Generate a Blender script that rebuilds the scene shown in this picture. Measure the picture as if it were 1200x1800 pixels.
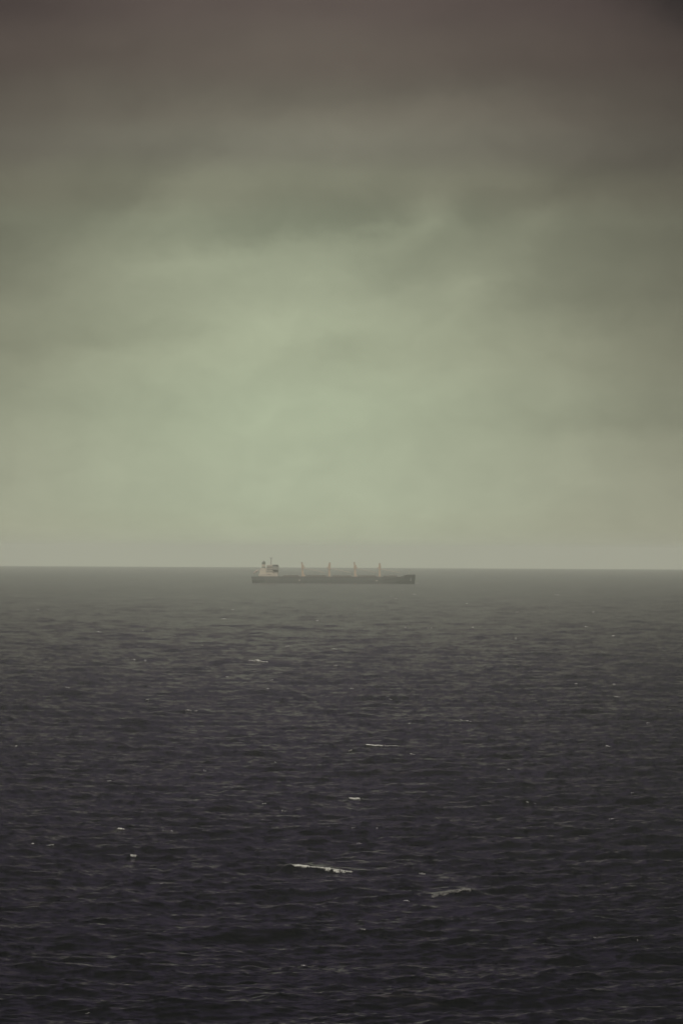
import bpy, bmesh, math, random
import numpy as np
from mathutils import Matrix, Vector

# ------------------------------------------------------------------ clear
for o in list(bpy.data.objects):
    bpy.data.objects.remove(o)
scene = bpy.context.scene
COL = scene.collection
random.seed(7)
rng = np.random.default_rng(11)

# ------------------------------------------------------------------ camera: 200 mm lens on a headland, 35 m above the sea
EYE = 35.0                 # camera height above the water
REARTH = 7.43e6            # earth radius incl. refraction: the sea curves away, horizon at 23 km
F = 10000.0                # focal length in pixels of the 1200 px wide photograph
PITCH = 67.2 / F
ROLL = 0.0052
fwd = Vector((0, math.cos(PITCH), math.sin(PITCH)))
up0 = Vector((0, -math.sin(PITCH), math.cos(PITCH)))
xax = Vector((1, 0, 0))
rgt = math.cos(ROLL) * xax + math.sin(ROLL) * up0
upv = math.cos(ROLL) * up0 - math.sin(ROLL) * xax
cam_d = bpy.data.cameras.new('camera')
cam_d.sensor_fit = 'HORIZONTAL'
cam_d.sensor_width = 24.0
cam_d.lens = F * 24.0 / 1200.0
cam_d.clip_start = 1.0
cam_d.clip_end = 120000.0
cam = bpy.data.objects.new('camera', cam_d)
m = Matrix(((rgt.x, upv.x, -fwd.x, 0), (rgt.y, upv.y, -fwd.y, 0), (rgt.z, upv.z, -fwd.z, EYE), (0, 0, 0, 1)))
cam.matrix_world = m
COL.objects.link(cam)
scene.camera = cam

# ------------------------------------------------------------------ exposure
EXPO = 1.58
vs = scene.view_settings
vs.view_transform = 'Standard'
vs.look = 'None'
vs.exposure = EXPO
vs.gamma = 1.0
vs.use_curve_mapping = False
scene.cycles.volume_bounces = 1
scene.cycles.max_bounces = 6
scene.cycles.use_denoising = True
scene.cycles.adaptive_threshold = 0.005

# ------------------------------------------------------------------ sun: high and soft behind the overcast
SUN_EL, SUN_AZ = math.radians(64), math.radians(200)      # azimuth clockwise from +Y (view direction)
sd = bpy.data.lights.new('sun', 'SUN')
sd.energy = 1.5
sd.angle = math.radians(20)
sd.color = (1.0, 0.985, 0.955)
sun = bpy.data.objects.new('sun', sd)
dirv = Vector((math.sin(SUN_AZ) * math.cos(SUN_EL), math.cos(SUN_AZ) * math.cos(SUN_EL), math.sin(SUN_EL)))
sun.rotation_euler = dirv.to_track_quat('Z', 'Y').to_euler()
sun.location = (0, -50, 120)
COL.objects.link(sun)

# ------------------------------------------------------------------ world: overcast deck over a Nishita sky
world = bpy.data.worlds.new('World')
scene.world = world
world.use_nodes = True
wt = world.node_tree
wt.nodes.clear()


def N(tree, typ, **kw):
    n = tree.nodes.new(typ)
    for k, v in kw.items():
        setattr(n, k, v)
    return n


def setin(tree, node, idx, v):
    if v is None:
        return
    if isinstance(v, bpy.types.NodeSocket):
        tree.links.new(v, node.inputs[idx])
    else:
        node.inputs[idx].default_value = v


def M(tree, op, a, b=None, c=None, clamp=False):
    n = N(tree, 'ShaderNodeMath', operation=op, use_clamp=clamp)
    setin(tree, n, 0, a)
    setin(tree, n, 1, b)
    setin(tree, n, 2, c)
    return n.outputs[0]


def VM(tree, op, a, b=None, scale=None):
    n = N(tree, 'ShaderNodeVectorMath', operation=op)
    setin(tree, n, 0, a)
    setin(tree, n, 1, b)
    if scale is not None:
        setin(tree, n, 3, scale)
    return n.outputs[0]


def srgb(h):
    c = [int(h[i:i + 2], 16) / 255 for i in (0, 2, 4)]
    return tuple(x / 12.92 if x <= 0.04045 else ((x + 0.055) / 1.055) ** 2.4 for x in c)


SKYSCALE = 1.0 / 2 ** EXPO
tc = N(wt, 'ShaderNodeTexCoord')
sep = N(wt, 'ShaderNodeSeparateXYZ')
wt.links.new(tc.outputs['Generated'], sep.inputs[0])
azim = M(wt, 'ARCTAN2', sep.outputs[0], sep.outputs[1])
elev = M(wt, 'ARCSINE', sep.outputs[2])
# sky coordinates in thousandths: S grows with azimuth, T falls with elevation (T = 0.967 on the horizontal)
S0 = M(wt, 'MULTIPLY_ADD', azim, F / 1000, 0.6)
T0 = M(wt, 'MULTIPLY_ADD', elev, -F / 1000, 0.967)
comb = N(wt, 'ShaderNodeCombineXYZ')
wt.links.new(S0, comb.inputs[0])
wt.links.new(T0, comb.inputs[1])
# cloud edges are ragged: warp the coordinates
wn = N(wt, 'ShaderNodeTexNoise', noise_dimensions='2D')
wn.inputs['Scale'].default_value = 4.5
wn.inputs['Detail'].default_value = 6.0
wn.inputs['Roughness'].default_value = 0.62
wt.links.new(VM(wt, 'MULTIPLY', comb.outputs[0], (1.0, 1.5, 1)), wn.inputs['Vector'])
warp = VM(wt, 'MULTIPLY', VM(wt, 'SUBTRACT', wn.outputs['Color'], (0.5, 0.5, 0.5)), (0.13, 0.10, 0))
P = VM(wt, 'ADD', comb.outputs[0], warp)
sepP = N(wt, 'ShaderNodeSeparateXYZ')
wt.links.new(P, sepP.inputs[0])
S, T = sepP.outputs[0], sepP.outputs[1]
# base colour by elevation
T_LO, T_HI = -2.0, 1.1
ramp = N(wt, 'ShaderNodeValToRGB')
Tb = M(wt, 'MULTIPLY_ADD', M(wt, 'SUBTRACT', T, T0), 0.45, T0)
wt.links.new(M(wt, 'DIVIDE', M(wt, 'SUBTRACT', Tb, T_LO), T_HI - T_LO, clamp=True), ramp.inputs[0])
stops = [(-2.0, '3d3247'), (-0.6, '403447'), (-0.2, '463a46'), (0.0, '5a4f49'), (0.10, '635a51'), (0.18, '6b665a'), (0.26, '767466'), (0.33, '81826f'),
         (0.40, '8c917b'), (0.50, '999f87'), (0.60, 'a3aa90'), (0.72, 'a9b297'), (0.86, 'aab298'), (0.95, 'a9af95'), (1.1, 'a8ac93')]
cr = ramp.color_ramp
cr.interpolation = 'EASE'
while len(cr.elements) < len(stops):
    cr.elements.new(0.5)
for e, (t, h) in zip(cr.elements, stops):
    e.position = (t - T_LO) / (T_HI - T_LO)
    e.color = (*srgb(h), 1)
# the lighter break in the overcast ahead fades to both sides
du = M(wt, 'DIVIDE', M(wt, 'SUBTRACT', M(wt, 'MULTIPLY_ADD', M(wt, 'SUBTRACT', S, S0), 0.5, S0), 0.505), 0.69)
gl = M(wt, 'EXPONENT', M(wt, 'MULTIPLY', M(wt, 'MULTIPLY', du, du), -1.0))
low = N(wt, 'ShaderNodeMapRange', interpolation_type='SMOOTHSTEP')
wt.links.new(T0, low.inputs[0])
low.inputs[1].default_value = 0.55
low.inputs[2].default_value = 0.95
floor_ = M(wt, 'MULTIPLY_ADD', low.outputs[0], 0.36, 0.22)
side = M(wt, 'MULTIPLY_ADD', gl, M(wt, 'SUBTRACT', 1.0, floor_), floor_)
# cloud masses: (S, T, half width, half height, tilt in degrees, amount)
CLOUDS = [(0.53, 0.385, 0.22, 0.060, -4, -0.21), (0.64, 0.385, 0.10, 0.045, -18, -0.12), (0.24, 0.325, 0.24, 0.085, -28, -0.17),
          (0.04, 0.475, 0.16, 0.10, -10, -0.20), (0.84, 0.385, 0.075, 0.050, 5, -0.17), (0.98, 0.335, 0.11, 0.050, -8, -0.13),
          (0.69, 0.480, 0.11, 0.060, -15, -0.14), (1.03, 0.515, 0.22, 0.11, 4, -0.16), (0.14, 0.600, 0.24, 0.050, -3, -0.15),
          (0.08, 0.71, 0.26, 0.06, 0, -0.08), (1.13, 0.745, 0.26, 0.055, 0, -0.14), (1.12, 0.285, 0.16, 0.07, 0, -0.14),
          (1.22, -0.02, 0.22, 0.16, 30, -0.60), (0.55, 0.15, 0.70, 0.06, 0, -0.10), (0.60, 0.62, 0.10, 0.07, 0, -0.07),
          (0.20, 0.10, 0.20, 0.06, -10, -0.10), (0.85, 0.09, 0.20, 0.06, 5, -0.08), (-0.05, 0.0, 0.25, 0.12, 0, -0.18),
          (0.745, 0.365, 0.070, 0.045, -30, 0.17), (0.12, 0.44, 0.09, 0.07, -20, 0.14), (0.93, 0.395, 0.07, 0.06, -20, 0.11),
          (0.82, 0.515, 0.06, 0.05, 0, 0.14), (0.47, 0.585, 0.20, 0.05, -6, 0.10), (0.62, 0.215, 0.35, 0.05, 0, 0.12),
          (0.40, 0.455, 0.26, 0.04, -6, 0.11), (0.56, 0.52, 0.25, 0.06, -4, 0.05),
          (0.36, 0.33, 0.10, 0.05, -20, 0.08), (0.90, 0.22, 0.16, 0.04, -6, 0.06)]
acc = None
for (s, t, a, b, rot, amt) in CLOUDS:
    mp = N(wt, 'ShaderNodeMapping', vector_type='TEXTURE')
    wt.links.new(P, mp.inputs['Vector'])
    mp.inputs['Location'].default_value = (s, t, 0)
    mp.inputs['Rotation'].default_value = (0, 0, math.radians(rot))
    mp.inputs['Scale'].default_value = (a, b, 1)
    d2 = N(wt, 'ShaderNodeVectorMath', operation='DOT_PRODUCT')
    skew = VM(wt, 'MULTIPLY', VM(wt, 'MAXIMUM', mp.outputs[0], (0, 0, 0)), (0, 0.9 if amt < 0 else 0.2, 0))   # firmer base than top
    q_ = VM(wt, 'ADD', mp.outputs[0], skew)
    wt.links.new(q_, d2.inputs[0])
    wt.links.new(q_, d2.inputs[1])
    g = M(wt, 'EXPONENT', M(wt, 'MULTIPLY', d2.outputs['Value'], -1.2))
    acc = M(wt, 'MULTIPLY_ADD', g, amt * 0.95, 1.0 if acc is None else acc)
# fine mottling over the whole deck
n2 = N(wt, 'ShaderNodeTexNoise', noise_dimensions='3D')
n2.inputs['Scale'].default_value = 5.0
n2.inputs['Detail'].default_value = 7.0
n2.inputs['Roughness'].default_value = 0.5
wt.links.new(VM(wt, 'MULTIPLY', P, (1.1, 1.7, 1)), n2.inputs['Vector'])
mott = M(wt, 'MULTIPLY_ADD', M(wt, 'SUBTRACT', n2.outputs[0], 0.5), 0.22, 1.0)
n3 = N(wt, 'ShaderNodeTexNoise', noise_dimensions='3D')
n3.inputs['Scale'].default_value = 13.0
n3.inputs['Detail'].default_value = 6.0
n3.inputs['Roughness'].default_value = 0.6
wt.links.new(VM(wt, 'MULTIPLY', P, (0.9, 1.5, 1)), n3.inputs['Vector'])
mott = M(wt, 'MULTIPLY', mott, M(wt, 'MULTIPLY_ADD', M(wt, 'SUBTRACT', n3.outputs[0], 0.5), 0.18, 1.0))
fac = M(wt, 'MULTIPLY', M(wt, 'MULTIPLY', acc, side), mott)
tint = N(wt, 'ShaderNodeMix', data_type='RGBA')           # away from the break the cloud is browner
wt.links.new(gl, tint.inputs['Factor'])
tint.inputs[6].default_value = (1.08, 0.94, 0.99, 1)
tint.inputs[7].default_value = (1, 1, 1, 1)
deck = VM(wt, 'SCALE', VM(wt, 'MULTIPLY', ramp.outputs[0], tint.outputs[2]), None, M(wt, 'MULTIPLY', fac, SKYSCALE))
sky = N(wt, 'ShaderNodeTexSky', sky_type='NISHITA')
sky.sun_disc = False
sky.sun_elevation = SUN_EL
sky.sun_rotation = SUN_AZ
sky.dust_density = 4.0
mix = N(wt, 'ShaderNodeMix', data_type='RGBA')
mix.inputs['Factor'].default_value = 0.012            # what little of the clear sky comes through the cloud
wt.links.new(VM(wt, 'SCALE', deck, None, 10.0), mix.inputs[6])
wt.links.new(sky.outputs[0], mix.inputs[7])
bg = N(wt, 'ShaderNodeBackground')
bg.inputs['Strength'].default_value = 0.1
wt.links.new(mix.outputs[2], bg.inputs['Color'])
wo = N(wt, 'ShaderNodeOutputWorld')
wt.links.new(bg.outputs[0], wo.inputs['Surface'])


# ------------------------------------------------------------------ materials
def new_mat(name):
    mt = bpy.data.materials.new(name)
    mt.use_nodes = True
    t = mt.node_tree
    b = t.nodes['Principled BSDF']
    return mt, t, b


def paint(name, col, rough=0.5, var=0.25, scale=0.5, rust=0.0):
    """weathered paint: uneven tone, streaks running down, optional rust"""
    mt, t, b = new_mat(name)
    tcn = N(t, 'ShaderNodeTexCoord')
    n = N(t, 'ShaderNodeTexNoise')
    n.inputs['Scale'].default_value = scale
    n.inputs['Detail'].default_value = 6
    t.links.new(VM(t, 'MULTIPLY', tcn.outputs['Object'], (1, 1, 0.25)), n.inputs['Vector'])
    r = N(t, 'ShaderNodeMix', data_type='RGBA')
    t.links.new(n.outputs[0], r.inputs['Factor'])
    r.inputs[6].default_value = (*[c * (1 - var) for c in col], 1)
    r.inputs[7].default_value = (*[min(1, c * (1 + var)) for c in col], 1)
    out = r.outputs[2]
    if rust > 0:
        n3 = N(t, 'ShaderNodeTexNoise')
        n3.inputs['Scale'].default_value = scale * 2.3
        n3.inputs['Detail'].default_value = 8
        t.links.new(VM(t, 'MULTIPLY', tcn.outputs['Object'], (1, 1, 0.15)), n3.inputs['Vector'])
        k = N(t, 'ShaderNodeMapRange')
        t.links.new(n3.outputs[0], k.inputs[0])
        k.inputs[1].default_value = 0.62 - 0.1 * rust
        k.inputs[2].default_value = 0.72
        r2 = N(t, 'ShaderNodeMix', data_type='RGBA')
        t.links.new(M(t, 'MULTIPLY', k.outputs[0], rust), r2.inputs['Factor'])
        t.links.new(out, r2.inputs[6])
        r2.inputs[7].default_value = (0.16, 0.06, 0.03, 1)
        out = r2.outputs[2]
    t.links.new(out, b.inputs['Base Color'])
    b.inputs['Roughness'].default_value = rough
    return mt


MAT_HULL = paint('hull_paint', (0.06, 0.058, 0.05), 0.6, 0.25, 0.15, 0.15)
MAT_BOOT = paint('boot_topping_paint', (0.07, 0.03, 0.025), 0.6, 0.3, 0.15, 0.2)
MAT_DECK = paint('deck_paint', (0.12, 0.055, 0.045), 0.7, 0.3, 0.2, 0.2)
MAT_WHITE = paint('white_ship_paint', (0.40, 0.345, 0.265), 0.5, 0.12, 0.3, 0.25)
MAT_BUFF = paint('crane_paint', (0.40, 0.30, 0.20), 0.5, 0.2, 0.35, 0.3)
MAT_GREY = paint('grey_ship_paint', (0.30, 0.28, 0.235), 0.55, 0.2, 0.4, 0.2)
MAT_BRIDGE = paint('bridge_paint', (0.24, 0.225, 0.185), 0.55, 0.15, 0.4, 0.1)
MAT_HATCH = paint('hatch_paint', (0.15, 0.13, 0.11), 0.6, 0.3, 0.25, 0.3)
MAT_FUNNEL = paint('funnel_paint', (0.12, 0.13, 0.095), 0.5, 0.3, 0.4)
MAT_GLASS = paint('window_glass', (0.13, 0.125, 0.11), 0.35, 0.1, 1.0)
MAT_ORANGE = paint('lifeboat_paint', (0.25, 0.19, 0.15), 0.5, 0.2, 0.6)

# water
MAT_SEA, t, b = new_mat('sea_water')
geo = N(t, 'ShaderNodeNewGeometry')
b.inputs['Base Color'].default_value = (0.0002, 0.0006, 0.0007, 1)
b.inputs['IOR'].default_value = 1.333
pos = geo.outputs['Position']
patch = N(t, 'ShaderNodeTexNoise')                       # gust patches: rougher and calmer water
patch.inputs['Scale'].default_value = 0.022
patch.inputs['Detail'].default_value = 4
t.links.new(VM(t, 'MULTIPLY', pos, (1.0, 0.45, 0)), patch.inputs['Vector'])
pr = N(t, 'ShaderNodeMapRange')
t.links.new(patch.outputs[0], pr.inputs[0])
pr.inputs[1].default_value = 0.3
pr.inputs[2].default_value = 0.7
pr.inputs[3].default_value = 0.55
pr.inputs[4].default_value = 1.25
patch2 = N(t, 'ShaderNodeTexNoise')
patch2.inputs['Scale'].default_value = 0.005
patch2.inputs['Detail'].default_value = 3
t.links.new(VM(t, 'MULTIPLY', pos, (1.0, 0.4, 0)), patch2.inputs['Vector'])
patch_all = M(t, 'MULTIPLY', pr.outputs[0], M(t, 'MULTIPLY_ADD', patch2.outputs[0], 1.2, 0.4))


def slope_noise(scale, stretch, amp, detail=3):
    n = N(t, 'ShaderNodeTexNoise')
    n.inputs['Scale'].default_value = scale
    n.inputs['Detail'].default_value = detail
    n.inputs['Roughness'].default_value = 0.6
    t.links.new(VM(t, 'MULTIPLY', pos, stretch), n.inputs['Vector'])
    return VM(t, 'MULTIPLY', VM(t, 'SUBTRACT', n.outputs['Color'], (0.5, 0.5, 0.5)), (amp * 0.7, amp, 0))


rip = VM(t, 'ADD', slope_noise(1.1, (0.6, 1.5, 1), 0.78), slope_noise(3.6, (0.7, 1.4, 1), 0.70))
rip = VM(t, 'SCALE', rip, None, patch_all)
nrm = VM(t, 'NORMALIZE', VM(t, 'ADD', geo.outputs['Normal'], rip))
t.links.new(nrm, b.inputs['Normal'])
b.inputs['Roughness'].default_value = 0.17
fs = N(t, 'ShaderNodeTexNoise')
fs.inputs['Scale'].default_value = 0.05
fs.inputs['Detail'].default_value = 5
t.links.new(VM(t, 'MULTIPLY', pos, (1.0, 0.35, 0)), fs.inputs['Vector'])
ff = N(t, 'ShaderNodeTexNoise')
ff.inputs['Scale'].default_value = 1.1
ff.inputs['Detail'].default_value = 5
t.links.new(VM(t, 'MULTIPLY', pos, (0.35, 0.6, 1.5)), ff.inputs['Vector'])
mk = N(t, 'ShaderNodeMapRange')
t.links.new(M(t, 'MULTIPLY_ADD', fs.outputs[0], 0.75, M(t, 'MULTIPLY', ff.outputs[0], 0.5)), mk.inputs[0])
mk.inputs[1].default_value = 0.77
mk.inputs[2].default_value = 0.92
cm = N(t, 'ShaderNodeMix', data_type='RGBA')
t.links.new(mk.outputs[0], cm.inputs['Factor'])
cm.inputs[6].default_value = b.inputs['Base Color'].default_value[:]
cm.inputs[7].default_value = (0.055, 0.047, 0.046, 1)
t.links.new(cm.outputs[2], b.inputs['Base Color'])

MAT_FOAM, t, b = new_mat('foam')
tcn = N(t, 'ShaderNodeNewGeometry')
n = N(t, 'ShaderNodeTexNoise')
n.inputs['Scale'].default_value = 3.0
n.inputs['Detail'].default_value = 4
t.links.new(tcn.outputs['Position'], n.inputs['Vector'])
r = N(t, 'ShaderNodeMix', data_type='RGBA')
t.links.new(n.outputs[0], r.inputs['Factor'])
r.inputs[6].default_value = (0.22, 0.21, 0.18, 1)
r.inputs[7].default_value = (0.52, 0.50, 0.43, 1)
t.links.new(r.outputs[2], b.inputs['Base Color'])
b.inputs['Roughness'].default_value = 0.9
MAT_FOAM2 = MAT_FOAM.copy()
MAT_FOAM2.name = 'thin_foam'
for nd in MAT_FOAM2.node_tree.nodes:
    if nd.type == 'MIX':
        nd.inputs[6].default_value = (0.04, 0.036, 0.033, 1)
        nd.inputs[7].default_value = (0.14, 0.13, 0.115, 1)


# ------------------------------------------------------------------ the sea surface
def ray(u, v):
    d = fwd + rgt * ((u - 600) / F) + upv * ((900 - v) / F)
    return np.array(d.normalized())


def sea_point(u, v):
    """where the line of sight through photo point (u, v) meets the calm curved sea"""
    d = ray(u, v)
    a = -(d[0] ** 2 + d[1] ** 2) / (2 * REARTH)
    bq, cq = d[2], EYE
    # EYE + d.z s = -(h^2 s^2)/2R
    A, B, C = -a, bq, cq
    disc = B * B - 4 * A * C
    s = (-B - math.sqrt(max(disc, 0))) / (2 * A)
    return d[0] * s, d[1] * s


NW = 150
lam = np.exp(np.linspace(math.log(55), math.log(0.9), NW)) * rng.uniform(0.97, 1.03, NW)
kk = 2 * np.pi / lam
dln = math.log(55 / 0.9) / NW
ALPHA = 0.019
kp = 2 * np.pi / 29
amp = np.sqrt(ALPHA * dln) / kk * np.exp(-0.625 * (kp / kk) ** 2) * np.interp(lam, [0.9, 3.5, 9, 20], [1.6, 1.45, 0.95, 0.9])
wind = math.radians(-90 + 14)                     # heading of the waves: towards the camera, a little to the right
spread = np.interp(lam, [1.0, 4, 14, 55], [1.0, 0.85, 0.55, 0.35])
th = wind + rng.normal(0, 1, NW) * spread
kx, ky = [float(q) for q in kk * np.cos(th)], [float(q) for q in kk * np.sin(th)]
ph = [float(q) for q in rng.uniform(0, 2 * np.pi, NW)]
amp = [float(q) for q in amp]
kk = [float(q) for q in kk]
CHOP = 0.85

# breaking crests: photo ends (u0, v0)-(u1, v1), crest height at both ends (m), front width (m)
BREAKERS = []


def add_breaker(u0, v0, u1, v1, h0, h1, w, pk=0.0):
    vb = max(v0, v1)
    uc = (u0 + u1) / 2
    x, y = sea_point(uc, vb)
    dist = math.hypot(x, y)
    mpp = dist / F
    vb2 = vb + min(h0, h1) / mpp                       # base line below the lower end
    x, y = sea_point(uc, vb2)
    mpp = math.hypot(x, y) / F
    b_ = dict(x=x, y=y, L=(u1 - u0) * mpp / 2, h0=max((vb2 - v0) * mpp, h0), h1=max((vb2 - v1) * mpp, h1), w=w, pk=pk)
    BREAKERS.append(b_)
    return b_


def surf(x, y, dr=None):
    """displaced sea surface for base points x, y; dr = row spacing used to drop waves the mesh cannot carry"""
    z = np.zeros_like(x)
    dx = np.zeros_like(x)
    dy = np.zeros_like(x)
    for i in range(NW):
        if dr is not None and lam[i] < dr * 0.30:
            continue
        p = (kx[i] * x + ky[i] * y + ph[i])
        c, s = np.cos(p), np.sin(p)
        z += amp[i] * c
        q = CHOP * amp[i]
        dx -= q * (kx[i] / kk[i]) * s
        dy -= q * (ky[i] / kk[i]) * s
    for b_ in BREAKERS:
        if abs(float(np.mean(y)) - b_['y']) > 60 and np.min(np.abs(y - b_['y'])) > 40:
            continue
        a = (x - b_['x']) / b_['L']
        r_ = (y - b_['y']) + 0.2 * np.sin(x * 1.9 + b_['y']) + 0.1 * np.sin(x * 4.3)
        win = np.exp(-np.clip(np.abs(a) - 0.9, 0, None) ** 2 * 6) * np.exp(-(r_ / 16) ** 2)
        damp = 1 - 0.55 * win
        z *= damp
        dx *= damp
        dy *= damp
        h = np.where(a < 0, b_['h0'] + (b_['h1'] - b_['h0']) * (a + 1) / 2, b_['h0'] + (b_['h1'] - b_['h0']) * (a + 1) / 2)
        h = np.clip(h, 0.05, None)
        edge = np.exp(-np.clip(np.abs(a) - 0.75, 0, None) ** 2 * 1.6)
        prof = np.where(r_ < 0, np.exp(-(r_ / b_['w']) ** 2), np.exp(-(r_ / (3.5 * b_['w'])) ** 2))
        h = h * (1 + 0.10 * np.sin(x * 1.7 + b_['y']) * np.sin(x * 0.9) + 0.035 * np.sin(x * 5.7 + 1) + b_['pk'] * np.exp(-((a + 0.05) / 0.28) ** 2))
        z += h * edge * prof
    return x + dx, y + dy, z - (x * x + y * y) / (2 * REARTH)


CREST = {}
CREST['long'] = add_breaker(512, 1520, 622, 1533, 0.4, 0.2, 1.8)
CREST['far'] = add_breaker(436, 1161, 470, 1164, 0.5, 0.35, 2.0, 0.9)
CREST['short_tail'] = add_breaker(643, 1309, 700, 1312.5, 0.4, 0.3, 1.6)
CREST['stub'] = add_breaker(613, 1403, 631, 1405, 0.35, 0.3, 1.3)
CREST['left_tuft'] = add_breaker(205, 1456, 217, 1458, 0.35, 0.3, 1.2)
CREST['low_fleck'] = add_breaker(230, 1504, 241, 1505, 0.3, 0.25, 1.2)
CREST['side'] = add_breaker(758, 1575, 828, 1565, 0.2, 0.3, 1.9)

# rows by distance: coarse in front of the frame, then even in dip angle to the horizon, then past it
hor = math.sqrt(2 * EYE / REARTH)
near = np.geomspace(8, 335, 50, endpoint=False)
NROW = 1850
dips = np.linspace(EYE / 335 + 335 / (2 * REARTH), hor * 1.0005, NROW)
mid = REARTH * (dips - np.sqrt(np.clip(dips ** 2 - hor ** 2, 0, None)))
far = np.geomspace(mid[-1] * 1.01, 25000, 8)
rows = np.concatenate([near, mid, far])
fine = np.linspace(-0.0670, 0.0670, 730)
wide = np.geomspace(0.069, math.pi, 36)
az = np.concatenate([-wide[::-1], fine, wide[:-1]])       # closed ring: -pi and pi are one column
NR, NC = len(rows), len(az)
drow = np.gradient(rows)
verts = np.empty((NR * NC + 1, 3), np.float32)
sa, ca = np.sin(az), np.cos(az)
CH = 40
for r0 in range(0, NR, CH):
    rr = rows[r0:r0 + CH]
    x = (rr[:, None] * sa[None, :])
    y = (rr[:, None] * ca[None, :])
    X, Y, Z = surf(x.astype(np.float32), y.astype(np.float32), float(drow[r0:r0 + CH].mean()))
    verts[r0 * NC:(r0 + len(rr)) * NC] = np.stack([X, Y, Z], -1).reshape(-1, 3)
verts[-1] = (0, 0, 0)
i = np.arange(NR - 1)[:, None]
j = np.arange(NC)[None, :]
jn = (j + 1) % NC
quads = np.stack([i * NC + j, i * NC + jn, (i + 1) * NC + jn, (i + 1) * NC + j], -1).reshape(-1, 4)
quads = quads[:, ::-1]
tris = np.stack([np.full(NC, NR * NC), (np.arange(NC) + 1) % NC, np.arange(NC)], -1)[:, ::-1]
nq, nt = len(quads), len(tris)
me = bpy.data.meshes.new('sea')
me.vertices.add(len(verts))
me.vertices.foreach_set('co', verts.ravel())
me.loops.add(nq * 4 + nt * 3)
me.loops.foreach_set('vertex_index', np.concatenate([quads.ravel(), tris.ravel()]).astype(np.int32))
me.polygons.add(nq + nt)
me.polygons.foreach_set('loop_start', np.concatenate([np.arange(nq) * 4, nq * 4 + np.arange(nt) * 3]).astype(np.int32))
me.polygons.foreach_set('use_smooth', np.ones(nq + nt, bool))
me.update(calc_edges=True)
me.validate()
me.materials.append(MAT_SEA)
sea = bpy.data.objects.new('sea', me)
COL.objects.link(sea)
if me.polygons[nq // 2].normal.z < 0:
    me.flip_normals()
sea['kind'] = 'structure'


# ------------------------------------------------------------------ helpers for the ship
def tag(o, label=None, cat=None, group=None, kind=None):
    for k, v in (('label', label), ('category', cat), ('group', group), ('kind', kind)):
        if v:
            o[k] = v
    return o


def link(name, bm, mat, parent=None, smooth=False, bevel=0.0):
    if bevel > 0:
        bmesh.ops.bevel(bm, geom=list(bm.edges), offset=bevel, segments=1, affect='EDGES')
    bmesh.ops.recalc_face_normals(bm, faces=bm.faces)
    msh = bpy.data.meshes.new(name)
    bm.to_mesh(msh)
    bm.free()
    if smooth:
        for p in msh.polygons:
            p.use_smooth = True
    msh.materials.append(mat)
    o = bpy.data.objects.new(name, msh)
    COL.objects.link(o)
    o.parent = parent
    return o


def box(bm, x0, x1, y0, y1, z0, z1):
    vs_ = [bm.verts.new((x, y, z)) for z in (z0, z1) for y in (y0, y1) for x in (x0, x1)]
    for f in ((0, 1, 3, 2), (4, 6, 7, 5), (0, 4, 5, 1), (2, 3, 7, 6), (0, 2, 6, 4), (1, 5, 7, 3)):
        bm.faces.new([vs_[k] for k in f])


def prism(bm, pts, y0, y1):
    """side outline in x, z extruded across the ship"""
    a = [bm.verts.new((x, y0, z)) for x, z in pts]
    c = [bm.verts.new((x, y1, z)) for x, z in pts]
    bm.faces.new(a)
    bm.faces.new(c[::-1])
    for k in range(len(pts)):
        k2 = (k + 1) % len(pts)
        bm.faces.new([a[k], c[k], c[k2], a[k2]])


def tube(bm, p, q, r0, r1=None, seg=8):
    r1 = r0 if r1 is None else r1
    p, q = Vector(p), Vector(q)
    d = (q - p).normalized()
    e = d.orthogonal().normalized()
    f = d.cross(e)
    ra, rb = [], []
    for k in range(seg):
        an = 2 * math.pi * k / seg
        o = e * math.cos(an) + f * math.sin(an)
        ra.append(bm.verts.new(p + o * r0))
        rb.append(bm.verts.new(q + o * r1))
    bm.faces.new(ra[::-1])
    bm.faces.new(rb)
    for k in range(seg):
        k2 = (k + 1) % seg
        bm.faces.new([ra[k], ra[k2], rb[k2], rb[k]])


# ------------------------------------------------------------------ the bulk carrier, 190 m, six and a half kilometres out
SD = 6573.0
MPP = SD / F
WL = 1025.5


def SX(u):
    return (u - 586.5) * MPP


def SZ(v):
    return (WL - v) * MPP


ship = bpy.data.objects.new('bulk_carrier', None)
COL.objects.link(ship)
ship.location = ((586.5 - 600) / F * SD, SD, -SD * SD / (2 * REARTH))
ship.rotation_euler = (0, -0.002, 0)
tag(ship, 'long dark cargo ship with four deck cranes fading in mist on the horizon', 'ship')

BEAM = 15.5
Z_DECK, Z_FC = SZ(1014.3), SZ(1011.6)
XS, XB = SX(442.5), SX(730.5)
# hull: sections from stern to stem
bm = bmesh.new()
st = [(XS, 0.80), (XS + 6, 0.93), (XS + 16, 1.0), (XS + 60, 1.0), (XB - 45, 1.0), (SX(704), 0.97), (SX(711), 0.90), (SX(712.5), 0.88),
      (SX(720), 0.68), (SX(726), 0.40), (XB - 0.6, 0.10), (XB, 0.02)]
secs = []
for x, hb in st:
    top = Z_FC if x >= SX(711.9) else Z_DECK
    stern = max(0, 1 - (x - XS) / 14)
    bowf = max(0, (x - SX(690)) / (XB - SX(690)))
    prof_ = []
    for z, kf in ((-7, 0.75), (-1, 0.97 - 0.45 * bowf), (3, 1.0 - 0.22 * bowf), (top, 1.0)):
        rake = -1.3 * (1 - (z + 7) / (top + 7)) * bowf ** 4 + (2.2 * (1 - (z + 7) / (top + 7)) * stern)
        prof_.append((x + rake, hb * BEAM * kf * (1 - 0.12 * stern * (z < 0)), z))
    secs.append(prof_)
rings = []
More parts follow.
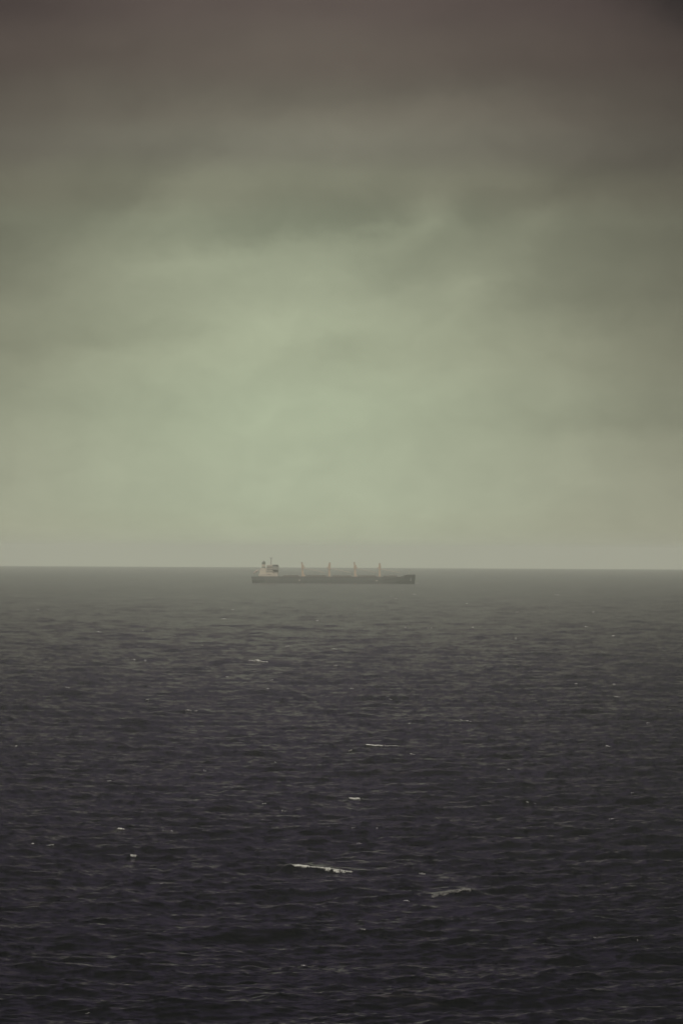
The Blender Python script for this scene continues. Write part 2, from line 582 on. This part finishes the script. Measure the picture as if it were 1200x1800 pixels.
for pr_ in secs:
    ring = [bm.verts.new((x, -y, z)) for x, y, z in pr_] + [bm.verts.new((x, y, z)) for x, y, z in pr_[::-1]]
    rings.append(ring)
for a_, b_ in zip(rings[:-1], rings[1:]):
    for k in range(8):
        k2 = (k + 1) % 8
        bm.faces.new([a_[k], a_[k2], b_[k2], b_[k]])
bm.faces.new(rings[0])
bm.faces.new(rings[-1][::-1])
hull = link('hull', bm, MAT_HULL, ship)
hull['label'] = 'long dark hull lying low in the water'
# bulwark round the forecastle with the sloping break aft of it
bm = bmesh.new()
for s in (-1, 1):
    pts = [(SX(704), 0.972 * BEAM, Z_DECK), (SX(711), 0.905 * BEAM, Z_FC + 0.2), (SX(720), 0.685 * BEAM, Z_FC + 0.75), (SX(726), 0.41 * BEAM, Z_FC + 0.8), (XB - 0.3, 0.09 * BEAM, Z_FC + 0.8)]
    for p0, p1 in zip(pts[:-1], pts[1:]):
        q = [bm.verts.new((p0[0], s * p0[1], Z_DECK + 0.02)), bm.verts.new((p1[0], s * p1[1], Z_DECK + 0.02)), bm.verts.new((p1[0], s * p1[1], p1[2])), bm.verts.new((p0[0], s * p0[1], p0[2] + 0.05))]
        q2 = [bm.verts.new((v.co.x, v.co.y - s * 0.25, v.co.z)) for v in q]
        bm.faces.new(q)
        bm.faces.new(q2[::-1])
        for k in range(4):
            bm.faces.new([q[k], q2[k], q2[(k + 1) % 4], q[(k + 1) % 4]])
link('bow_bulwark', bm, MAT_HULL, hull)
for s in (-1, 1):
    bm = bmesh.new()
    tube(bm, (SX(722), s * 8.6, 5.6), (SX(722), s * 9.6, 5.6), 0.45, 0.45)
    box(bm, SX(722) - 0.25, SX(722) + 0.25, s * 9.5 - 0.2, s * 9.5 + 0.2, 3.6, 5.6)
    box(bm, SX(722) - 1.1, SX(722) + 1.1, s * 9.5 - 0.2, s * 9.5 + 0.2, 3.2, 3.8)
    link('anchor', bm, MAT_GREY, hull)
for u, v, w, h in ((527, 1020.5, 2.0, 1.2), (662.5, 1021.2, 2.4, 1.1)):
    bm = bmesh.new()
    box(bm, SX(u) - w / 2, SX(u) + w / 2, -BEAM - 0.12, -BEAM + 0.05, SZ(v) - h / 2, SZ(v) + h / 2)
    o = link('hull_mark', bm, MAT_WHITE, hull)
    o['label'] = 'small white patch painted on the hull side'
# deck plating, gunwale rail
bm = bmesh.new()
box(bm, XS + 8, SX(704), -BEAM + 0.5, BEAM - 0.5, Z_DECK, Z_DECK + 0.12)
link('deck', bm, MAT_DECK, ship)
for s in (-1, 1):
    bm = bmesh.new()
    for zz in (0.55, 1.1):
        tube(bm, (XS + 14, s * (BEAM - 0.15), Z_DECK + zz), (SX(704), s * (BEAM - 0.15), Z_DECK + zz), 0.04, seg=4)
    x = XS + 14
    while x < SX(704):
        tube(bm, (x, s * (BEAM - 0.15), Z_DECK), (x, s * (BEAM - 0.15), Z_DECK + 1.1), 0.04, seg=4)
        x += 2.4
    link('railing', bm, MAT_GREY, ship)

# five hatches between house, cranes and forecastle
CR = [531.7, 579.0, 623.8, 667.7]
edges = [(497, 527), (537, 574.5), (583.5, 619), (628.5, 663), (672.5, 700)]
for a_, c_ in edges:
    bm = bmesh.new()
    box(bm, SX(a_) + 1, SX(c_) - 1, -9.2, 9.2, Z_DECK + 0.1, Z_DECK + 1.0)
    co = link('hatch_coaming', bm, MAT_HATCH, ship)
    nleaf = 4
    xs = np.linspace(SX(a_) + 0.7, SX(c_) - 0.7, nleaf + 1)
    for q in range(nleaf):
        bm = bmesh.new()
        prism(bm, [(xs[q] + 0.06, Z_DECK + 1.003), (xs[q + 1] - 0.06, Z_DECK + 1.003), (xs[q + 1] - 0.06, Z_DECK + 1.55), ((xs[q] + xs[q + 1]) / 2, Z_DECK + 1.72), (xs[q] + 0.06, Z_DECK + 1.55)], -9.6, 9.6)
        link('hatch_cover', bm, MAT_HATCH, co)


# cranes
def crane(u, top, lean, jib_len, foot=0.0, cabx=1.78):
    x = SX(u)
    root = bpy.data.objects.new('deck_crane', None)
    COL.objects.link(root)
    root.parent = ship
    root.location = (x, 0, Z_DECK)
    H = SZ(top) - Z_DECK
    bm = bmesh.new()
    prism(bm, [(-1.35, 0.1), (1.35 + foot, 0.1), (1.3 + foot * 0.6, 2.0), (1.2, 3.6), (1.15, H * 0.5), (-1.15, H * 0.5), (-1.2, 3.6), (-1.35, 2.0)], -1.5, 1.5)
    link('pedestal', bm, MAT_BUFF, root, bevel=0.12)
    bm = bmesh.new()
    tube(bm, (0, 0, H * 0.5 + 0.003), (0, 0, H * 0.5 + 0.6), 1.75, 1.75, 16)
    link('slewing_ring', bm, MAT_GREY, root)
    bm = bmesh.new()      # machinery house tapering to the sheave head
    z0 = H * 0.5 + 0.603
    prism(bm, [(-1.4, z0), (1.5, z0), (1.5, H * 0.80), (0.95 + lean, H * 0.82), (0.85 + lean, H - 0.4), (-0.95 + lean, H - 0.4), (-1.2, H * 0.80)], -1.4, 1.4)
    hs = link('crane_house', bm, MAT_BUFF, root, bevel=0.1)
    bm = bmesh.new()
    box(bm, -1.3 + lean, 1.0 + lean, -1.0, 1.0, H - 0.38, H + 0.1)
    link('sheave_head', bm, MAT_GREY, root)
    bm = bmesh.new()
    box(bm, cabx, cabx + 1.1, -1.5, 0.1, z0 + 0.5, z0 + 2.5)
    cab = link('operator_cab', bm, MAT_WHITE, root, bevel=0.08)
    bm = bmesh.new()
    box(bm, cabx + 1.1, cabx + 1.15, -1.3, -0.1, z0 + 1.1, z0 + 2.2)
    link('cab_window', bm, MAT_GLASS, cab)
    # jib stowed level, two lattice girders with cross pieces, wires to the head
    bm = bmesh.new()
    zj, ze = z0 + 0.5, 4.4
    for s in (-1.9, 1.9):
        tube(bm, (1.3, s, zj), (jib_len, s * 0.45, ze), 0.30, 0.22, 6)
        tube(bm, (1.3, s, zj), (jib_len * 0.35, s * 0.85, zj - 0.2 * (zj - ze) + 0.9), 0.12, 0.12, 4)
        tube(bm, (jib_len * 0.35, s * 0.85, zj - 0.2 * (zj - ze) + 0.9), (jib_len, s * 0.45, ze), 0.12, 0.12, 4)
    for q in range(9):
        f = q / 8
        xx = 1.3 + (jib_len - 1.3) * f
        yy = 1.9 * (1 - 0.55 * f)
        tube(bm, (xx, -yy, zj + (ze - zj) * f), (xx, yy, zj + (ze - zj) * f), 0.12, 0.12, 4)
    link('jib', bm, MAT_WHITE, root)
    bm = bmesh.new()
    for s in (-0.5, 0.5):
        tube(bm, (lean + 0.9, s, H - 0.1), (jib_len - 0.5, s, ze + 0.25), 0.035, 0.035, 4)
    link('hoist_wire', bm, MAT_GREY, root)
    bm = bmesh.new()
    for q in range(14):
        tube(bm, (-1.5, -1.75, 1 + q * 0.55), (-0.9, -1.75, 1 + q * 0.55), 0.03, 0.03, 4)
    for xx in (-1.5, -0.9):
        tube(bm, (xx, -1.75, 0.2), (xx, -1.75, 8.6), 0.04, 0.04, 4)
    link('ladder', bm, MAT_GREY, root)
    return root


for args in ((532.2, 989.0, -0.75, 26, 2.2, 1.78), (579.2, 989.4, 0.55, 25, 0.0, -2.75), (624.3, 988.8, -0.85, 25, 1.2, 1.78), (667.6, 990.2, 0.1, 24, 0.0, -2.75)):
    crane(*args)

# accommodation block
house = bpy.data.objects.new('accommodation_block', None)
COL.objects.link(house)
house.parent = ship
house.location = (0, 0, Z_DECK)
ZD = Z_DECK


def hz(v):
    return SZ(v) - ZD


def hbox(name, u0, u1, v_top, v_bot, hw, mat, parent=None, bevel=0.08):
    bm = bmesh.new()
    box(bm, SX(u0), SX(u1), -hw, hw, hz(v_bot), hz(v_top))
    return link(name, bm, mat, parent or house, bevel=bevel)


lower = hbox('deckhouse', 455.5, 489, 1009.6, 1014.2, 13.5, MAT_WHITE)
engine = hbox('engine_casing', 457.5, 468.5, 999.8, 1009.595, 8.0, MAT_WHITE)
tower = hbox('tower', 469.5, 482.5, 994.3, 1009.595, 12.0, MAT_WHITE)
front = hbox('tower_front', 482.505, 489.5, 1002.5, 1009.595, 13.2, MAT_WHITE)
bm = bmesh.new()
prism(bm, [(SX(479.6), hz(1002.495)), (SX(489.6), hz(1002.495)), (SX(490.4), hz(997)), (SX(489.0), hz(994.2)), (SX(479.6), hz(994.2))], -14.8, 14.8)
bridge = link('bridge', bm, MAT_BRIDGE, house, bevel=0.08)
bridge['label'] = 'darker bridge block at the front of the superstructure'
bm = bmesh.new()
box(bm, SX(479.3), SX(489.4), -15.2, 15.2, hz(994.195), hz(993.6))
link('bridge_roof', bm, MAT_GREY, house)
for q in range(7):
    bm = bmesh.new()
    x0 = SX(480.4) + q * 0.82
    box(bm, x0, x0 + 0.62, -14.86, -14.75, hz(998.0), hz(996.3))
    link('window', bm, MAT_GLASS, bridge)
for q in range(11):
    bm = bmesh.new()
    y0 = -13.6 + q * 2.5
    box(bm, SX(490.25), SX(490.35) + 0.1, y0, y0 + 2.0, hz(998.0), hz(996.3))
    link('window', bm, MAT_GLASS, bridge)
for lv in range(3):
    for q in range(5):
        bm = bmesh.new()
        x0 = SX(470.8) + q * 1.55
        zz = hz(1007.2) + lv * 2.75
        box(bm, x0, x0 + 0.6, -12.06, -11.95, zz, zz + 0.7)
        link('window', bm, MAT_GLASS, tower)
for q, v in enumerate((1005.3, 1001.2, 997.6)):
    bm = bmesh.new()
    box(bm, SX(469.6), SX(479.2), -12.35, -12.003, hz(v) - 0.12, hz(v))
    for xx in np.linspace(SX(469), SX(479), 6):
        tube(bm, (xx, -12.3, hz(v)), (xx, -12.3, hz(v) + 1.0), 0.04, seg=4)
    tube(bm, (SX(469), -12.3, hz(v) + 1.0), (SX(479), -12.3, hz(v) + 1.0), 0.04, seg=4)
    link('gallery', bm, MAT_GREY, tower)
bm = bmesh.new()
box(bm, SX(470.5), SX(477.0), -13.62, -13.4, hz(1010.9), hz(1010.2))
o = link('name_board', bm, MAT_DECK, lower)
# funnel
funnel = bpy.data.objects.new('funnel', None)
COL.objects.link(funnel)
funnel.parent = ship
bm = bmesh.new()
prism(bm, [(SX(460.4), SZ(999.795)), (SX(467.0), SZ(999.795)), (SX(467.0), SZ(997.0)), (SX(460.6), SZ(997.0))], -2.8, 2.8)
link('funnel_base', bm, MAT_FUNNEL, funnel, bevel=0.1)
bm = bmesh.new()
prism(bm, [(SX(460.65), SZ(996.995)), (SX(466.9), SZ(996.995)), (SX(466.7), SZ(993.0)), (SX(460.8), SZ(993.0))], -2.7, 2.7)
link('funnel_band', bm, MAT_WHITE, funnel)
bm = bmesh.new()
prism(bm, [(SX(460.5), SZ(992.995)), (SX(467.1), SZ(992.995)), (SX(466.9), SZ(989.0)), (SX(461.0), SZ(989.6))], -2.8, 2.8)
link('funnel_top', bm, MAT_FUNNEL, funnel, bevel=0.1)
for u, v, r_ in ((462.4, 988.0, 0.35), (464.6, 986.8, 0.5), (466.0, 988.0, 0.3)):
    bm = bmesh.new()
    tube(bm, (SX(u), 0, SZ(989.8)), (SX(u) - 0.15, 0, SZ(v)), r_)
    link('exhaust_pipe', bm, MAT_FUNNEL, funnel)
# radar mast
mast = bpy.data.objects.new('radar_mast', None)
COL.objects.link(mast)
mast.parent = ship
bm = bmesh.new()
tube(bm, (SX(477.0), 0, SZ(994.25)), (SX(477.0), 0, SZ(981.5)), 0.62, 0.40, 10)
tube(bm, (SX(475.2), 0, SZ(994.25)), (SX(476.8), 0, SZ(986)), 0.15, 0.12, 6)
link('mast_post', bm, MAT_GREY, mast)
bm = bmesh.new()
tube(bm, (SX(474.2), -0.1, SZ(980.6)), (SX(476.6), 0, SZ(983.2)), 0.2, 0.25, 6)
tube(bm, (SX(480.0), -0.1, SZ(980.3)), (SX(477.4), 0, SZ(983.2)), 0.2, 0.25, 6)
box(bm, SX(474.6), SX(479.6), -1.2, 1.2, SZ(982.9), SZ(982.5))
link('yard', bm, MAT_GREY, mast)
bm = bmesh.new()
tube(bm, (SX(477.0), 0, SZ(981.8)), (SX(477.0), 0, SZ(978.9)), 0.12, 0.07, 6)
link('antenna', bm, MAT_GREY, mast)
bm = bmesh.new()
box(bm, SX(475.0), SX(479.0), -0.25, 0.25, SZ(987.4), SZ(986.8))
link('radar_scanner', bm, MAT_WHITE, mast)
# free-fall lifeboat on its ramp at the stern
ramp_o = bpy.data.objects.new('lifeboat_ramp', None)
COL.objects.link(ramp_o)
ramp_o.parent = ship
bm = bmesh.new()
for s in (-1.6, 1.6):
    tube(bm, (SX(445.0), s, SZ(1012.0)), (SX(455.3), s, SZ(1004.2)), 0.28, seg=6)
    tube(bm, (SX(455.0), s, Z_DECK), (SX(455.0), s, SZ(1004.3)), 0.3, seg=6)
    tube(bm, (SX(450.5), s, Z_DECK), (SX(450.5), s, SZ(1007.9)), 0.25, seg=6)
link('ramp_frame', bm, MAT_GREY, ramp_o)
bm = bmesh.new()
nseg = 12
prev = None
p0, p1 = Vector((SX(445.6), 0, SZ(1009.7))), Vector((SX(454.6), 0, SZ(1003.0)))
dd = (p1 - p0)
nn = Vector((-dd.z, 0, dd.x)).normalized()
for q in range(nseg + 1):
    f = q / nseg
    rad = 1.35 * math.sqrt(max(0.02, 1 - (2 * f - 1) ** 4)) * (0.8 + 0.2 * f)
    cpt = p0 + dd * f
    ring = [bm.verts.new(cpt + nn * (rad * math.sin(a)) + Vector((0, rad * 1.1 * math.cos(a), 0))) for a in np.linspace(0, 2 * math.pi, 10, endpoint=False)]
    if prev:
        for k in range(10):
            bm.faces.new([prev[k], prev[(k + 1) % 10], ring[(k + 1) % 10], ring[k]])
    else:
        bm.faces.new(ring)
    prev = ring
bm.faces.new(prev[::-1])
link('lifeboat', bm, MAT_ORANGE, ramp_o, smooth=True)
for u in (457.5, 463.5):
    bm = bmesh.new()
    box(bm, SX(u) - 0.9, SX(u) + 0.9, -14.6, -13.503, Z_DECK + 0.15, Z_DECK + 1.9)
    link('deck_locker', bm, MAT_WHITE, ship, bevel=0.08)
# foremast and windlass
fm = bpy.data.objects.new('foremast', None)
COL.objects.link(fm)
fm.parent = ship
bm = bmesh.new()
tube(bm, (SX(719.5), 0, Z_FC), (SX(719.5), 0, SZ(1001.2)), 0.26, 0.16, 8)
link('mast_post', bm, MAT_WHITE, fm)
bm = bmesh.new()
box(bm, SX(718.3), SX(720.9), -0.9, 0.9, SZ(1002.3), SZ(1001.5))
link('mast_platform', bm, MAT_FUNNEL, fm)
for u, s in ((707.5, -1), (711.0, 1), (714.2, -1)):
    bm = bmesh.new()
    zb = Z_DECK if u < 711.9 else Z_FC
    tube(bm, (SX(u), -2.4 + s * 3, zb + 0.9), (SX(u), 2.4 + s * 3, zb + 0.9), 0.85, 0.85, 10)
    box(bm, SX(u) - 0.9, SX(u) + 0.9, -0.9 + s * 3, 0.9 + s * 3, zb + 0.02, zb + 1.2)
    link('windlass', bm, MAT_GREY, ship)


# ------------------------------------------------------------------ foam
ICO = None


def blob(bm, c, r, squash=(1, 1, 1)):
    global ICO
    res = bmesh.ops.create_icosphere(bm, subdivisions=1, radius=1.0)
    for v in res['verts']:
        d = v.co.copy()
        k = random.uniform(0.6, 1.25)
        v.co = Vector((c[0] + d.x * r * k * squash[0], c[1] + d.y * r * k * squash[1], c[2] + d.z * r * k * squash[2]))


def surface_at(x, y):
    X, Y, Z = surf(np.array([x], float), np.array([y], float))
    return float(X[0]), float(Y[0]), float(Z[0])


def crest_foam(key, label, fill, dens, size, face, mat=None):
    """foam tumbling down the front of a breaking crest: fill(a) in 0..1 along the crest gives its strength"""
    b_ = CREST[key]
    size, face = size * 0.8, face * 0.85
    bm = bmesh.new()
    n = int(dens)
    for q in range(n):
        a = random.uniform(-1, 1)
        st_ = fill(a)
        if random.random() > st_:
            continue
        x = b_['x'] + a * b_['L']
        hh = b_['h0'] + (b_['h1'] - b_['h0']) * (a + 1) / 2
        drop = min(0.8, random.random() ** 1.5 * face * st_ / hh)
        down = b_['w'] * math.sqrt(-math.log(1 - drop))
        y = b_['y'] - down - 0.2 * math.sin(x * 1.9 + b_['y']) - 0.1 * math.sin(x * 4.3)
        X, Y, Z = surface_at(x, y)
        r_ = size * random.choice((0.5, 0.7, 0.9, 1.0, 1.7)) * random.uniform(0.7, 1.2) * (0.5 + 0.5 * st_)
        blob(bm, (X, Y, Z + r_ * 0.25), r_, (1.7, 1.0, 0.5))
    nrib = max(12, int(b_['L'] * 14))
    pa = pb = None
    for q in range(nrib + 1):
        a = -1 + 2 * q / nrib
        x = b_['x'] + a * b_['L']
        y = b_['y'] - 0.1 * b_['w'] - 0.2 * math.sin(x * 1.9 + b_['y']) - 0.1 * math.sin(x * 4.3)
        X, Y, Z = surface_at(x, y)
        th_ = size * (0.12 + 0.5 * fill(a)) * random.uniform(0.5, 1.2) * min(1, (1 - abs(a)) * 8 + 0.15)
        va = bm.verts.new((X, Y, Z + 0.02 + th_ * 0.5))
        vb_ = bm.verts.new((X, Y - 0.05 - th_, Z + 0.02 - th_ * 0.3))
        if pa:
            bm.faces.new([pa, pb, vb_, va])
        pa, pb = va, vb_
    o = link('whitecap', bm, mat or MAT_FOAM)
    tag(o, label, 'whitecap', 'whitecaps breaking on the open sea')
    return o


crest_foam('long', 'longest and brightest whitecap, a thin broken line low in the near water',
           lambda a: (0.95 - 0.25 * abs(math.sin(a * 9)) if a < -0.42 else (0.4 if a < -0.05 else (0.9 - 0.3 * abs(math.sin(a * 11 + 1)) if a < 0.7 else 0.45))) * (0.6 + 0.4 * math.sin(a * 37) * math.sin(a * 61 + 2)) * min(1, (1 - abs(a)) * 6), 1500, 0.085, 0.34)
crest_foam('far', 'small pointed pale whitecap farthest out, below the stern of the ship',
           lambda a: 0.4 + 0.6 * math.exp(-((a + 0.05) / 0.35) ** 2), 400, 0.11, 0.5)
crest_foam('short_tail', 'thin slanting whitecap in mid-water trailing a faint tail to the right',
           lambda a: 0.9 if a < 0.0 else 0.32, 520, 0.075, 0.22)
crest_foam('stub', 'short stubby whitecap near the middle, between the thin slanting one and the longest one',
           lambda a: 0.9 - 0.3 * abs(a), 170, 0.08, 0.3)
crest_foam('left_tuft', 'small pale foam tuft in the left part of the sea, upper of two',
           lambda a: 0.85 - 0.3 * (a > 0.2), 70, 0.075, 0.2)
crest_foam('low_fleck', 'tiny foam fleck in the left part of the sea, lower of two',
           lambda a: 0.7, 45, 0.07, 0.2)
crest_foam('side', 'faint greyish whitecap rising to the right, lower right of the longest one',
           lambda a: 0.35 + 0.3 * abs(math.sin(a * 5)), 700, 0.09, 0.4, MAT_FOAM2)


def visible_point(u, v):
    """first point of the displaced sea met by the line of sight through photo point (u, v)"""
    d = ray(u, v)
    x, y = sea_point(u, v)
    s0 = math.hypot(x, y)
    ss = np.linspace(s0 * 0.93, s0 * 1.04, 1500)
    px, py, pz = d[0] * ss, d[1] * ss, EYE + d[2] * ss
    z = surf(px, py)[2]
    hit = np.nonzero(pz < z)[0]
    k = hit[0] if len(hit) else len(ss) // 2
    return px[k], py[k]


FLECKS = [(393, 1088, 9), (557, 1091, 10), (712, 1103, 5), (755, 1104, 10), (505, 1136, 14), (588, 1141, 12), (236, 1160, 12), (255, 1161, 5),
          (310, 1118, 18), (254, 1109, 5), (359, 1135, 5), (120, 1209, 9), (259, 1230, 7), (345, 1250, 8), (332, 1249, 14), (470, 1211, 6),
          (619, 1211, 7), (475, 1196, 8), (553, 1202, 12), (1012, 1202, 7), (1034, 1208, 5), (1078, 1203, 8), (1084, 1225, 14), (1177, 1248, 5),
          (824, 1268, 9), (812, 1266, 5), (1098, 1266, 12), (1138, 1271, 7), (720, 1272, 6), (725, 1326, 10), (895, 1353, 6), (1070, 1312, 12),
          (930, 1411, 5), (942, 1414, 5), (288, 1460, 6), (300, 1461, 5), (88, 1486, 14), (55, 1484, 8), (620, 1456, 7), (632, 1483, 9),
          (1075, 1440, 10), (497, 1426, 9), (192, 1373, 7), (362, 1355, 5), (30, 1312, 7), (285, 1554, 9), (744, 1537, 12), (616, 1320, 12),
          (552, 1596, 16), (570, 1612, 26), (642, 1635, 8), (1042, 1648, 5), (1120, 1654, 6), (535, 1698, 7),
          (910, 1076, 7), (1043, 1076, 5), (820, 1061, 5), (697, 1053, 5), (688, 1048, 6), (728, 1045, 8), (1030, 1102, 8), (1078, 1118, 7),
          (832, 1103, 5), (906, 1122, 4), (733, 1025.5, 4), (412, 1072, 9), (67, 1072, 6), (174, 1111, 10), (850, 1139, 30), (60, 1157, 40),
          (925, 1182, 20), (1135, 1796, 30), (153, 1783, 8), (978, 1046, 9), (663, 1456, 4), (1110, 1394, 5), (465, 1413, 10), (486, 1340, 5),
          (1190, 1602, 24), (715, 1611, 20), (715, 1584, 14), (1000, 1150, 16), (590, 1170, 9), (690, 1230, 8), (400, 1190, 6)]
bm = bmesh.new()
bm2 = bmesh.new()
for (u, v, w) in FLECKS:
    x, y = visible_point(u, v)
    mpp = math.hypot(x, y) / F
    L = w * mpp / 2
    faint = w >= 16
    nb = int(max(5, w * 1.3)) if not faint else int(w * 1.0)
    for q in range(nb):
        a = random.uniform(-1, 1)
        if faint and random.random() < 0.35:
            continue
        px, py = x + a * L, y + random.gauss(0, 0.12)
        X, Y, Z = surface_at(px, py)
        r_ = mpp * (random.uniform(0.35, 0.85) * (1 - 0.5 * abs(a))) * (0.8 if faint else 1.0)
        Zt = surface_at(x, y)[2]
        blob(bm2 if faint else bm, (X, Y, min(max(Z, Zt - 0.08), Zt + 0.1) + r_ * 0.3), r_, (2.0, 1.0, 0.5))
o = link('sea_foam', bm, MAT_FOAM)
tag(o, 'scattered small white foam flecks over the dark sea', 'foam', kind='stuff')
o = link('thin_sea_foam', bm2, MAT_FOAM2)
tag(o, 'faint grey streaks of thin foam on the dark sea', 'foam', kind='stuff')

# ------------------------------------------------------------------ haze over the whole sea
MAT_HAZE = bpy.data.materials.new('haze')
MAT_HAZE.use_nodes = True
t = MAT_HAZE.node_tree
t.nodes.clear()
pv = N(t, 'ShaderNodeVolumePrincipled')
pv.inputs['Color'].default_value = (0.90, 0.92, 0.765, 1)
pv.inputs['Density'].default_value = 6.4e-5
pv.inputs['Anisotropy'].default_value = 0.0
mo = N(t, 'ShaderNodeOutputMaterial')
t.links.new(pv.outputs[0], mo.inputs['Volume'])
bm = bmesh.new()
box(bm, -25500, 25500, -25500, 25500, -48, EYE + 18)
haze = link('haze', bm, MAT_HAZE)
tag(haze, 'pale greenish mist lying over the whole sea', 'haze', kind='stuff')
